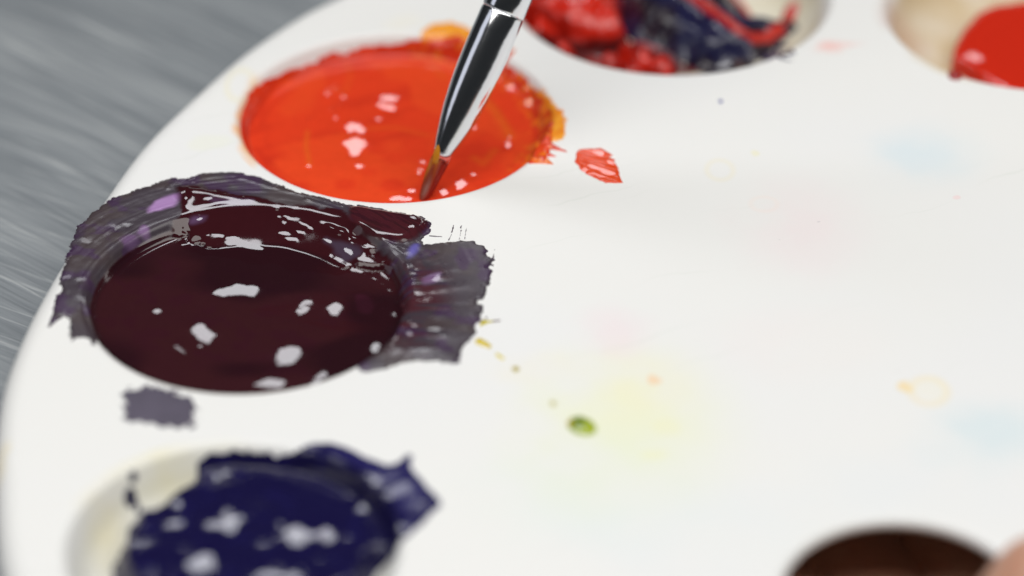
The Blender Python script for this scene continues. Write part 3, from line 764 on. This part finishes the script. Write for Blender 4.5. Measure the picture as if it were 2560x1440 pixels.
# ------------------------------------------------------------------ paint: red lumps and dark violet in the far well, red pool at the right
def far_well():
    X, Y = grid(-4, 50, 44, 100, 0.2)
    cx, cy, R = WELLS[2]
    PZ = palette_z(X, Y); r = np.hypot(X-cx, Y-cy)
    S = (0.33594, 1240, 0)
    vio = [(880, -260), (900, -60), (915, 120), (960, 260), (1080, 330), (1250, 400), (1400, 480), (1500, 540), (1640, 530), (1700, 520), (1880, 480), (1985, 445), (2100, 340), (2240, 215), (2215, 150), (2180, 160), (2080, 190), (1935, 190), (1880, 130),
           (1830, 60), (1740, -30), (1500, -200), (1200, -300)]
    dv = sdf(rounded(trace(vio, *S), 3), X, Y)+0.8*(fbm(X/1.8, Y/1.8, 301, 3)-0.5)
    xm = un(1740, 185)[0]; xe = un(1900, 150)[0]; xs = un(1330, 90)[0]
    near = np.maximum.reduce([r-(R-0.5), (R-10)-r, Y-(cy-9+0.3*np.abs(X-cx))])
    dv = np.minimum(dv, np.maximum.reduce([near, xm-X, X-xe]))
    tail = trace([(1980, 440), (2100, 440), (2260, 465), (2120, 420), (2230, 400), (2110, 380), (2200, 340), (2120, 330)], *S)
    dt = sdf(tail, X, Y)+0.5*(fbm(X/2.5, Y/0.5, 302, 2)-0.5)
    u = -dv
    stk = fbm((X*0.8+Y*0.6)/6, (X*0.6-Y*0.8)/0.9, 303, 3)
    t = film(u, 0.5, 0.8)+0.25*(stk-0.45)*sst(0, 2, u)
    t = np.maximum(t, film(-dt, 0.06, 0.3))
    Z = PZ+t+np.clip(-3.6+0.8*(fbm(X/6, Y/6, 304, 2)-0.5)-PZ, 0, 5)*sst(0, 4, u)*sst(R+0.5, R-2, r)
    pp = [[(1360, 440), (1450, 380), (1530, 300), (1560, 340), (1500, 420), (1430, 480)], [(1640, 440), (1740, 420), (1760, 450), (1660, 470)], [(1490, 0), (1550, 10), (1560, 40), (1500, 40)],
          [(1640, 20), (1700, 20), (1710, 60), (1650, 60)], [(1600, 130), (1680, 160), (1720, 220), (1660, 200)]]
    Z = Z+ripple(X, Y, Z, [(trace(q, S[0], S[1], S[2], z=-2.5), (0, 0)) for q in pp], iters=250)*(u > 0)
    Z = np.maximum(Z, PZ-0.4)
    col = np.zeros(X.shape+(3,))+np.array([0.014, 0.007, 0.016])
    col = mixa(col, [0.014, 0.014, 0.050], sst(0.42, 0.6, fbm(X/5, Y/5, 305, 2)))
    col = mixa(col, [0.09, 0.08, 0.13], 0.8*sst(0.3, -0.2, dt)*(u < 0.2))
    def line(pts, ww):
        return np.exp(-(polydist(trace(pts, *S), X, Y)/ww)**2)
    sr = np.maximum.reduce([line([(1260, 20), (1400, 110), (1560, 220), (1700, 320), (1790, 390)], 0.95), line([(1790, 395), (1900, 395), (2020, 340), (2120, 270)], 0.7)*0.9, line([(1760, -40), (1830, 40), (1890, 130)], 0.6)*0.9, line([(2165, 160), (2200, 60)], 0.9)])
    # the red streak stands up as a ridge
    Z = Z+np.where(sr > 0.05, 0.7*sr, 0)
    tick = polydist(trace([(2160, 170), (2185, 110), (2200, 60)], *S), X, Y)
    Z = np.where(tick < 1.1, np.maximum(Z, PZ+0.5*(1-(tick/1.1)**2)), Z)
    col = mixa(col, [0.50, 0.022, 0.012], sst(0.25, 0.6, np.maximum(sr, (tick < 1.0)*1.0)))
    o = grid_mesh('violet_paint', X, Y, Z, cells(Z > PZ), col, np.full(X.shape, 0.16), M_PAINT)
    tag(o, 'dark violet paint with a red streak, dragged over the rim of the far middle well', 'paint')
    # red lumps
    rd = [(170, 120), (240, 200), (330, 265), (440, 325), (600, 400), (780, 460), (900, 495), (1020, 525), (1180, 550), (1330, 555), (1480, 550), (1560, 540), (1460, 500), (1380, 470), (1340, 400), (1240, 350), (1080, 300), (960, 320),
          (920, 220), (925, 60), (900, -160), (700, -260), (400, -200), (230, -40)]
    dr = sdf(rounded(trace(rd, *S), 3), X, Y)+0.6*(fbm(X/1.5, Y/1.5, 311, 3)-0.5)
    dr = np.minimum(dr, np.maximum.reduce([near, xs-X, X-xm-1.0]))
    u = -dr
    t = film(u, 0.4, 0.6)
    lumps = np.zeros(X.shape)
    for px, py, rr, hh in ((640, 60, 5.2, 5.6), (330, 120, 4.5, 4.0), (820, 110, 3.6, 4.6), (520, 390, 1.8, 3.6), (850, 420, 1.9, 3.8), (1090, 400, 2.4, 4.2), (1240, 450, 2.2, 3.8), (1420, 525, 1.3, 1.4), (960, 330, 1.6, 3.4), (500, -60, 4, 4.5), (780, -100, 4, 4.5), (1010, 470, 1.6, 3.0)):
        q = trace([(px, py)], S[0], S[1], S[2], z=-3.0)[0]
        dd = np.hypot(X-q[0], (Y-q[1])*0.8)/rr
        lumps = np.maximum(lumps, hh*np.sqrt(np.clip(1-dd**2, 0, 1)))
    lumps *= (0.9+0.2*fbm(X/2.4, Y/2.4, 312, 2))
    Z = PZ+t+lumps*sst(0, 1.0, u)+0.20*(fbm(X/1.8, Y/1.8, 313, 2)-0.5)*sst(0, 1, u)
    top = np.where(r < R-1, 1.0, np.clip(0.6+0*r, 0, 1))
    Z = np.minimum(Z, np.maximum(PZ+0.4, top))
    Z = np.maximum(np.where(u > -0.4, Z, PZ-0.4), PZ-0.4)
    col = np.zeros(X.shape+(3,))+np.array([0.60, 0.020, 0.008])
    col = mixa(col, [0.035, 0.006, 0.008], sst(2.6, 1.2, lumps)*0.9)  # hollows between the lumps darkened by colour, in place of shade
    col = mixa(col, [0.30, 0.012, 0.008], 0.7*sst(0.5, 0.65, fbm(X/2.5, Y/2.5, 314, 3)))
    o = grid_mesh('red_paint', X, Y, Z, cells(Z > PZ), col, np.full(X.shape, 0.14), M_PAINT)
    tag(o, 'lumpy scarlet paint clotted in the left of the far middle well', 'paint')
    # red pool, right-hand well
    X, Y = grid(50, 98, 44, 92, 0.22)
    cx, cy, R = WELLS[3]
    PZ = palette_z(X, Y)
    S = (1/3, 1900, 0)
    rp = [(1450, 425), (1460, 330), (1495, 260), (1540, 190), (1620, 95), (1720, 35), (1850, 5), (2100, -20), (2500, 40), (2800, 250), (2700, 480), (2400, 800), (2100, 760), (1880, 690), (1700, 590), (1600, 510), (1520, 455)]
    d = sdf(rounded(trace(rp, *S, z=-4.4), 3), X, Y)+0.3*(fbm(X/2, Y/2, 321, 2)-0.5)
    u = -d
    Z0 = np.maximum(PZ+film(u, 0.3, 0.5), np.where(u > 0, -4.4-0.6*np.exp(-np.maximum(u, 0)/0.5), -9))
    pats = [(trace([(1545, 408), (1590, 405), (1670, 440), (1680, 462), (1620, 462), (1550, 430)], S[0], S[1], S[2], z=-4.6), (0, 0))]
    Z = np.maximum(Z0+ripple(X, Y, Z0, pats, iters=200)*(u > 0), PZ-0.4)
    col = np.zeros(X.shape+(3,))+np.array([0.56, 0.022, 0.008])
    o = grid_mesh('scarlet_paint', X, Y, Z, cells(Z > PZ), col, np.full(X.shape, 0.12), M_PAINT)
    tag(o, 'smooth scarlet paint pooled in the ochre-stained well at the top right', 'paint')
far_well()

# ------------------------------------------------------------------ dabs, drops and specks on the flat of the palette
def dab(name, label, pts, S, h, th, wd, rag, colfn, roughv, streak=None, cat='paint', pats=(), gaps=0.0):
    P = trace(pts, *S); lo = P.min(0)-1.2; hi = P.max(0)+1.2
    X, Y = grid(lo[0], hi[0], lo[1], hi[1], h); PZ = palette_z(X, Y)
    d = sdf(P, X, Y)+rag*(fbm(X/0.9, Y/0.9, 401, 3)-0.5)*2+rag*0.7*(vn(X/0.25, Y/0.25, 402)-0.5)
    u = -d
    t = film(u, th, wd)
    if streak is not None:
        ca, sa = math.cos(streak), math.sin(streak)
        s = fbm((X*ca+Y*sa)/4, (-X*sa+Y*ca)/0.38, 403, 3)
        t = t+(s-0.5)*th*1.3*sst(0, 0.6, u)-gaps*np.clip(s-0.58, 0, 1)*np.exp(-np.maximum(u, 0)/1.2)
    Z0 = PZ+t
    if pats: Z0 = Z0+ripple(X, Y, Z0, [(trace(q, *S), (0, 0)) for q in pats], iters=200)*(u > 0)
    Z = np.maximum(Z0, PZ-0.2)
    col = colfn(X, Y, u)
    o = grid_mesh(name, X, Y, Z, cells(Z > PZ+0.004), col, np.full(X.shape, roughv), M_PAINT)
    return tag(o, label, cat)
def flat(c): return lambda X, Y, u: np.zeros(X.shape+(3,))+np.array(c)
dab('orange_dab', 'small orange-red brush dab on bare white plastic beside the orange-red well',
    [(608, 1112), (700, 1106), (780, 1104), (830, 1130), (868, 1155), (838, 1170), (890, 1190), (878, 1205), (910, 1250), (925, 1310), (944, 1362), (880, 1362), (820, 1362), (740, 1330), (640, 1282), (612, 1240), (588, 1205), (596, 1150)],
    (0.33594, 1240, 0), 0.08, 0.16, 0.25, 0.14, flat([0.72, 0.065, 0.012]), 0.16, streak=-0.5, gaps=0.5,
    pats=[[(668, 1228), (720, 1235), (830, 1275), (890, 1300), (880, 1312), (800, 1290), (700, 1255)], [(720, 1128), (780, 1130), (805, 1150), (790, 1166), (740, 1150)], [(835, 1200), (870, 1208), (875, 1225), (840, 1218)],
          [(715, 1288), (760, 1298), (825, 1325), (770, 1318)], [(630, 1262), (670, 1275), (655, 1282)]])
dab('mauve_dab', 'matt grey-mauve dab between the purple well and the blue well',
    [(655, 135), (700, 112), (760, 100), (800, 95), (850, 103), (880, 120), (910, 112), (960, 140), (1010, 150), (1030, 190), (1045, 230), (1038, 300), (1000, 318), (950, 314), (900, 325), (850, 308), (815, 285), (770, 300), (700, 292), (665, 270), (658, 200)],
    (0.46875, 0, 920), 0.11, 0.11, 0.3, 0.8, lambda X, Y, u: np.zeros(X.shape+(3,))+np.array([0.075, 0.062, 0.096])*(0.85+0.3*fbm(X/1.5, Y/1.5, 410, 3))[..., None], 0.5)
G = (0.546875, 1160, 760)
def greenc(X, Y, u):
    c = np.zeros(X.shape+(3,))+np.array([0.36, 0.44, 0.02])
    q = trace([(520, 550)], *G)[0]; q2 = trace([(478, 545)], *G)[0]
    c = mixa(c, [0.07, 0.14, 0.012], np.exp(-((X-q[0])**2+(Y-q[1])**2*0.5)/0.75))
    return mixa(c, [0.55, 0.34, 0.02], np.exp(-((X-q2[0])**2+(Y-q2[1])**2)/0.25))
dab('green_drop', 'olive green paint drop on the pale yellow stain of the palette', [(468, 545), (490, 518), (530, 510), (580, 530), (606, 562), (600, 592), (560, 604), (510, 592), (480, 570)], G, 0.09, 0.35, 0.6, 0.05, greenc, 0.2, cat='paint drop')
dab('yellow_drop', 'long yellow drip running out from the mauve smear', [(50, 165), (70, 155), (100, 168), (128, 190), (120, 205), (85, 192), (55, 182)], G, 0.07, 0.10, 0.25, 0.08, flat([0.60, 0.46, 0.02]), 0.2, cat='paint drop')
dab('yellow_drop', 'short pale yellow drip just below the long yellow drip', [(140, 222), (160, 225), (188, 250), (176, 256), (150, 243)], G, 0.07, 0.06, 0.25, 0.08, flat([0.66, 0.56, 0.12]), 0.25, cat='paint drop')
dab('yellow_drop', 'small round mustard spot at the end of the yellow drips', [(218, 290), (240, 284), (256, 298), (240, 312), (222, 304)], G, 0.06, 0.10, 0.25, 0.05, flat([0.42, 0.34, 0.03]), 0.25, cat='paint drop')
dab('yellow_drop', 'tiny faint khaki spot up and left of the green drop', [(393, 445), (410, 440), (424, 455), (412, 470), (394, 464)], G, 0.06, 0.05, 0.25, 0.05, flat([0.55, 0.52, 0.25]), 0.3, cat='paint drop')
dab('yellow_drop', 'yellow fleck with a brown hair at the edge of the mauve smear', [(74, 84), (90, 70), (112, 76), (168, 70), (166, 78), (112, 86), (90, 96), (72, 104)], G, 0.06, 0.08, 0.2, 0.06,
    lambda X, Y, u: mixa(np.zeros(X.shape+(3,))+np.array([0.52, 0.44, 0.02]), [0.16, 0.11, 0.10], sst(*(lambda a: (a, a+0.6))(trace([(118, 80)], *G)[0][0]), X)), 0.3, cat='paint drop')
dab('blue_speck', 'tiny blue speck alone on the white plastic below the violet paint', [(1655, 745), (1670, 738), (1688, 748), (1684, 766), (1664, 768)], (0.33594, 1240, 0), 0.06, 0.10, 0.2, 0.03, flat([0.05, 0.06, 0.30]), 0.3, cat='paint drop')
dab('red_blob', 'small dark red blob clinging to the rim of the ochre-stained well', [(1408, 545), (1430, 515), (1470, 512), (1495, 545), (1515, 590), (1480, 605), (1440, 600), (1412, 575)], (1/3, 1900, 0), 0.1, 0.6, 0.5, 0.1, flat([0.30, 0.014, 0.014]), 0.2, cat='paint drop')
# dry-brush hairs standing off the mauve block
for k, (a, b2) in enumerate((((2222, 385), (2232, 345)), ((2205, 425), (2222, 392)), ((2262, 420), (2272, 372)), ((2290, 420), (2300, 360)), ((2268, 360), (2276, 345)), ((2100, 402), (2170, 406)), ((2440, 520), (2450, 470)))):
    S = (0.47226, 80, 400)
    n = np.array([b2[1]-a[1], a[0]-b2[0]], float); n *= 3.2/np.hypot(*n)
    q = [(a[0]+n[0], a[1]+n[1]), (b2[0]+n[0]*0.4, b2[1]+n[1]*0.4), (b2[0]-n[0]*0.4, b2[1]-n[1]*0.4), (a[0]-n[0], a[1]-n[1])]
    lab = ['dark bristle mark', 'stubby bristle mark', 'thin bristle mark', 'longest bristle mark', 'short bristle mark', 'level bristle mark', 'lone bristle mark'][k]
    where = ['second from the left above the mauve smear', 'lowest of the row above the mauve smear', 'in the middle of the row above the mauve smear', 'at the right of the row above the mauve smear', 'highest in the row above the mauve smear', 'between the maroon stub and the mauve smear', 'at the right edge of the mauve smear'][k]
    dab('bristle_mark', lab+' '+where, q, S, 0.06, 0.05, 0.12, 0.10, flat([0.05, 0.03, 0.05]), 0.35, cat='paint mark')['group'] = 'dry bristle marks by the mauve smear'

# ------------------------------------------------------------------ paintbrush
def lathe(name, prof, A, D, mat, parent, n=48, ridge=None):
    D = np.array(D)/np.linalg.norm(D)
    u = np.cross(D, [0, 0, 1]); u /= np.linalg.norm(u); v = np.cross(D, u)
    V = []; Fc = []
    for t, r2 in prof:
        for k in range(n):
            a = 2*math.pi*k/n; rr = r2*(1+(ridge(t, a) if ridge else 0))
            V.append(A+D*t+(u*math.cos(a)+v*math.sin(a))*rr)
    for q in range(len(prof)-1):
        for k in range(n):
            j = (k+1) % n; Fc.append((q*n+k, q*n+j, (q+1)*n+j, (q+1)*n+k))
    Fc.append([k for k in range(n)][::-1]); b0 = (len(prof)-1)*n; Fc.append([b0+k for k in range(n)])
    o = pymesh(name, V, Fc, mat, parent)
    bm = bmesh.new(); bm.from_mesh(o.data); bmesh.ops.recalc_face_normals(bm, faces=bm.faces); bm.to_mesh(o.data); bm.free()
    return o
def metal_mat():
    m, N, L, b = new_mat('polished_nickel')
    b.inputs['Base Color'].default_value = (0.80, 0.81, 0.84, 1); b.inputs['Metallic'].default_value = 1; b.inputs['Roughness'].default_value = 0.14
    tc = N.new('ShaderNodeTexCoord'); n = N.new('ShaderNodeTexNoise'); n.inputs['Scale'].default_value = 260; n.inputs['Detail'].default_value = 2
    L.new(tc.outputs['Object'], n.inputs['Vector'])
    bp = N.new('ShaderNodeBump'); bp.inputs['Strength'].default_value = 0.15; bp.inputs['Distance'].default_value = 0.0003
    L.new(n.outputs['Fac'], bp.inputs['Height']); L.new(bp.outputs['Normal'], b.inputs['Normal'])
    return m
def brush():
    tip = un(1057, 500, -2.7)
    D = 0.394*RT+0.919*UP-0.06*FWD; D /= np.linalg.norm(D)
    root = empty('paintbrush', tuple(tip)); tag(root, 'slim round paintbrush with a shiny steel ferrule, tip dipped in orange-red paint', 'paintbrush')
    px = 0.0505
    pts = [(108, 22.5), (135, 29), (160, 35), (190, 41), (217, 45.5), (260, 51), (298, 54.5), (340, 57), (380, 58), (421, 58.5), (470, 58), (518, 57)]
    prof = [(a*px, b2*px) for a, b2 in pts]
    prof = [(prof[0][0]+0.25, prof[0][1]-0.35)]+prof+[(522*px, 56.0*px), (525*px, 55.0*px)]
    # mouth is cut unevenly by crimping
    mt = metal_mat()
    lathe('ferrule', prof, tip, D, mt, root, 64)
    top = [(525.5*px, 54.8*px), (528*px, 56.6*px), (532*px, 57.6*px), (560*px, 59*px), (700*px, 62*px), (720*px, 60*px), (740*px, 62.5*px), (760*px, 60.5*px), (780*px, 63*px), (1000*px, 64*px), (1010*px, 62*px)]
    lathe('crimped_collar', top, tip, D, mt, root, 64)
    hp = [(995*px, 60*px), (1020*px, 62*px), (1200*px, 64*px), (1500*px, 64*px), (2200*px, 54*px), (3200*px, 40*px), (3900*px, 26*px), (3960*px, 16*px), (3970*px, 4*px)]
    lathe('handle', hp, tip, D, simple('black_lacquer', (0.02, 0.02, 0.022), 0.2), root, 40)
    rng = np.random.RandomState(3)
    def ridge(t, a): return 0.09*math.sin(a*9+t*0.5)+0.05*math.sin(a*23+1.3+t*0.3)+0.04*math.sin(a*5-t*1.2)
    bp = [(-0.35, 0.16), (0.0, 0.42), (0.5, 0.62), (1.2, 0.74), (2.2, 0.84), (3.5, 1.0), (4.6, 1.08), (5.4, 1.08), (6.2, 1.0), (7.0, 0.8)]
    prof2 = []
    for k in range(len(bp)-1):
        for f in np.linspace(0, 1, 4, endpoint=False):
            prof2.append((bp[k][0]+(bp[k+1][0]-bp[k][0])*f, bp[k][1]+(bp[k+1][1]-bp[k][1])*f))
    prof2.append(bp[-1])
    o = lathe('bristles', prof2, tip, D, M_PAINT, root, 72, ridge)
    co = np.array([v.co[:] for v in o.data.vertices])/MM-tip
    al = co@D; side = co@np.cross(D, FWD)            # along the brush, and across it
    sgn = 1 if np.cross(D, FWD)@RT > 0 else -1
    side = side*sgn
    col = np.zeros((len(co), 3))+np.array([0.22, 0.035, 0.014])
    org = 1/(1+np.exp(-(al-3.6+2*np.sin(side*4))*2.2))*1/(1+np.exp((side-0.15)*6))
    col = col*(1-org[:, None])+np.array([0.42, 0.12, 0.012])*org[:, None]
    redm = (1/(1+np.exp(-(side-0.1)*6)))*0.9
    col = col*(1-redm[:, None])+np.array([0.30, 0.014, 0.008])*redm[:, None]
    glint = np.exp(-((al-1.4)/1.3)**2)*np.exp(-((side+0.15)/0.3)**2)*0.6  # grey glint near the tip, painted into the bristle colour
    col = col*(1-glint[:, None])+np.array([0.30, 0.20, 0.17])*glint[:, None]
    colour_attr(o.data, col, np.full(len(co), 0.22))
    tag(o, 'bristles coated with orange and red paint')
    # blob of orange paint over the mouth of the ferrule
    A = tip+D*6.6; fr = np.cross(D, FWD)*sgn
    V = []; Fc = []; n = 20
    ring = []
    base = A-FWD*0.85-fr*0.5
    for i in range(7):
        t = i/6; rr = 0.62*math.sin(math.pi*(0.08+0.9*t))**0.7
        c = base+D*(t*3.4-1.9)-FWD*(0.42*t)+fr*(-0.25*t+0.1)
        for k in range(n):
            a = 2*math.pi*k/n
            V.append(c+fr*math.cos(a)*rr*1.0-FWD*math.sin(a)*rr*0.55)
    for q in range(6):
        for k in range(n):
            j = (k+1) % n; Fc.append((q*n+k, q*n+j, (q+1)*n+j, (q+1)*n+k))
    Fc.append([k for k in range(n)][::-1]); Fc.append([6*n+k for k in range(n)])
    o = pymesh('paint_clot', V, Fc, M_PAINT, root)
    bm = bmesh.new(); bm.from_mesh(o.data); bmesh.ops.recalc_face_normals(bm, faces=bm.faces); bm.to_mesh(o.data); bm.free()
    colour_attr(o.data, np.zeros((len(V), 3))+np.array([0.52, 0.20, 0.015]), np.full(len(V), 0.2))
brush()

# ------------------------------------------------------------------ hand under the palette, thumb through the hole
def skin_mat():
    m, N, L, b = new_mat('skin')
    tc = N.new('ShaderNodeTexCoord'); n = N.new('ShaderNodeTexNoise'); n.inputs['Scale'].default_value = 120; n.inputs['Detail'].default_value = 4
    L.new(tc.outputs['Object'], n.inputs['Vector'])
    cr = N.new('ShaderNodeValToRGB'); e = cr.color_ramp.elements
    e[0].position = 0.35; e[0].color = (0.54, 0.28, 0.19, 1); e[1].position = 0.7; e[1].color = (0.64, 0.39, 0.28, 1)
    L.new(n.outputs['Fac'], cr.inputs['Fac']); L.new(cr.outputs['Color'], b.inputs['Base Color'])
    b.inputs['Roughness'].default_value = 0.45
    b.inputs['Subsurface Weight'].default_value = 0.15; b.inputs['Subsurface Radius'].default_value = (0.004, 0.0015, 0.0008); b.inputs['Subsurface Scale'].default_value = 0.5
    bp = N.new('ShaderNodeBump'); bp.inputs['Strength'].default_value = 0.2; bp.inputs['Distance'].default_value = 0.0003
    L.new(n.outputs['Fac'], bp.inputs['Height']); L.new(bp.outputs['Normal'], b.inputs['Normal'])
    return m
def hand():
    T = un(2700, 1362, 5.5)
    hx, hy = HOLE[0], HOLE[1]
    v = []; e = []; rad = []
    def add(p, r2, par=None):
        v.append(tuple(float(c)*MM for c in p)); rad.append(r2*MM)
        if par is not None: e.append((par, len(v)-1))
        return len(v)-1
    palm = np.array([hx+12, hy-18, -27.0])
    i0 = add(palm, 19)
    wr = add(palm+[20, -45, -14], 20, i0); wr2 = add(palm+[38, -95, -26], 22, wr); add(palm+[60, -150, -40], 25, wr2)
    t1 = add((hx+7, hy-11, -20), 10.5, i0); t2 = add((hx+10, hy-6, -8), 8.6, t1); t3 = add(T*0.55+np.array([hx+10, hy-6, -8])*0.45, 7.8, t2); t4 = add(T, 7.0, t3)
    for k, (dx, ln) in enumerate(((-20, 0.95), (-5, 1.05), (10, 1.0), (25, 0.8))):
        kn = add(palm+[dx*0.8-6, 30, 3], 12.5, i0)
        a1 = add(palm+[dx-16, 30+30*ln, 4], 10.5, kn); a2 = add(palm+[dx-20, 30+52*ln, 6], 9.8, a1); add(palm+[dx-22, 30+68*ln, 10], 7.0, a2)
    me = bpy.data.meshes.new('hand'); me.from_pydata(v, e, []); me.update()
    o = link_mesh('hand', me, skin_mat())
    sm = o.modifiers.new('skin', 'SKIN'); sm.use_smooth_shade = True
    for k, s in enumerate(me.skin_vertices[0].data):
        s.radius = (rad[k], rad[k]); s.use_root = (k == 0)
    ss = o.modifiers.new('sub', 'SUBSURF'); ss.levels = 3; ss.render_levels = 3
    tag(o, 'hand under the palette with its pink thumb up through the thumb hole', 'hand')
hand()
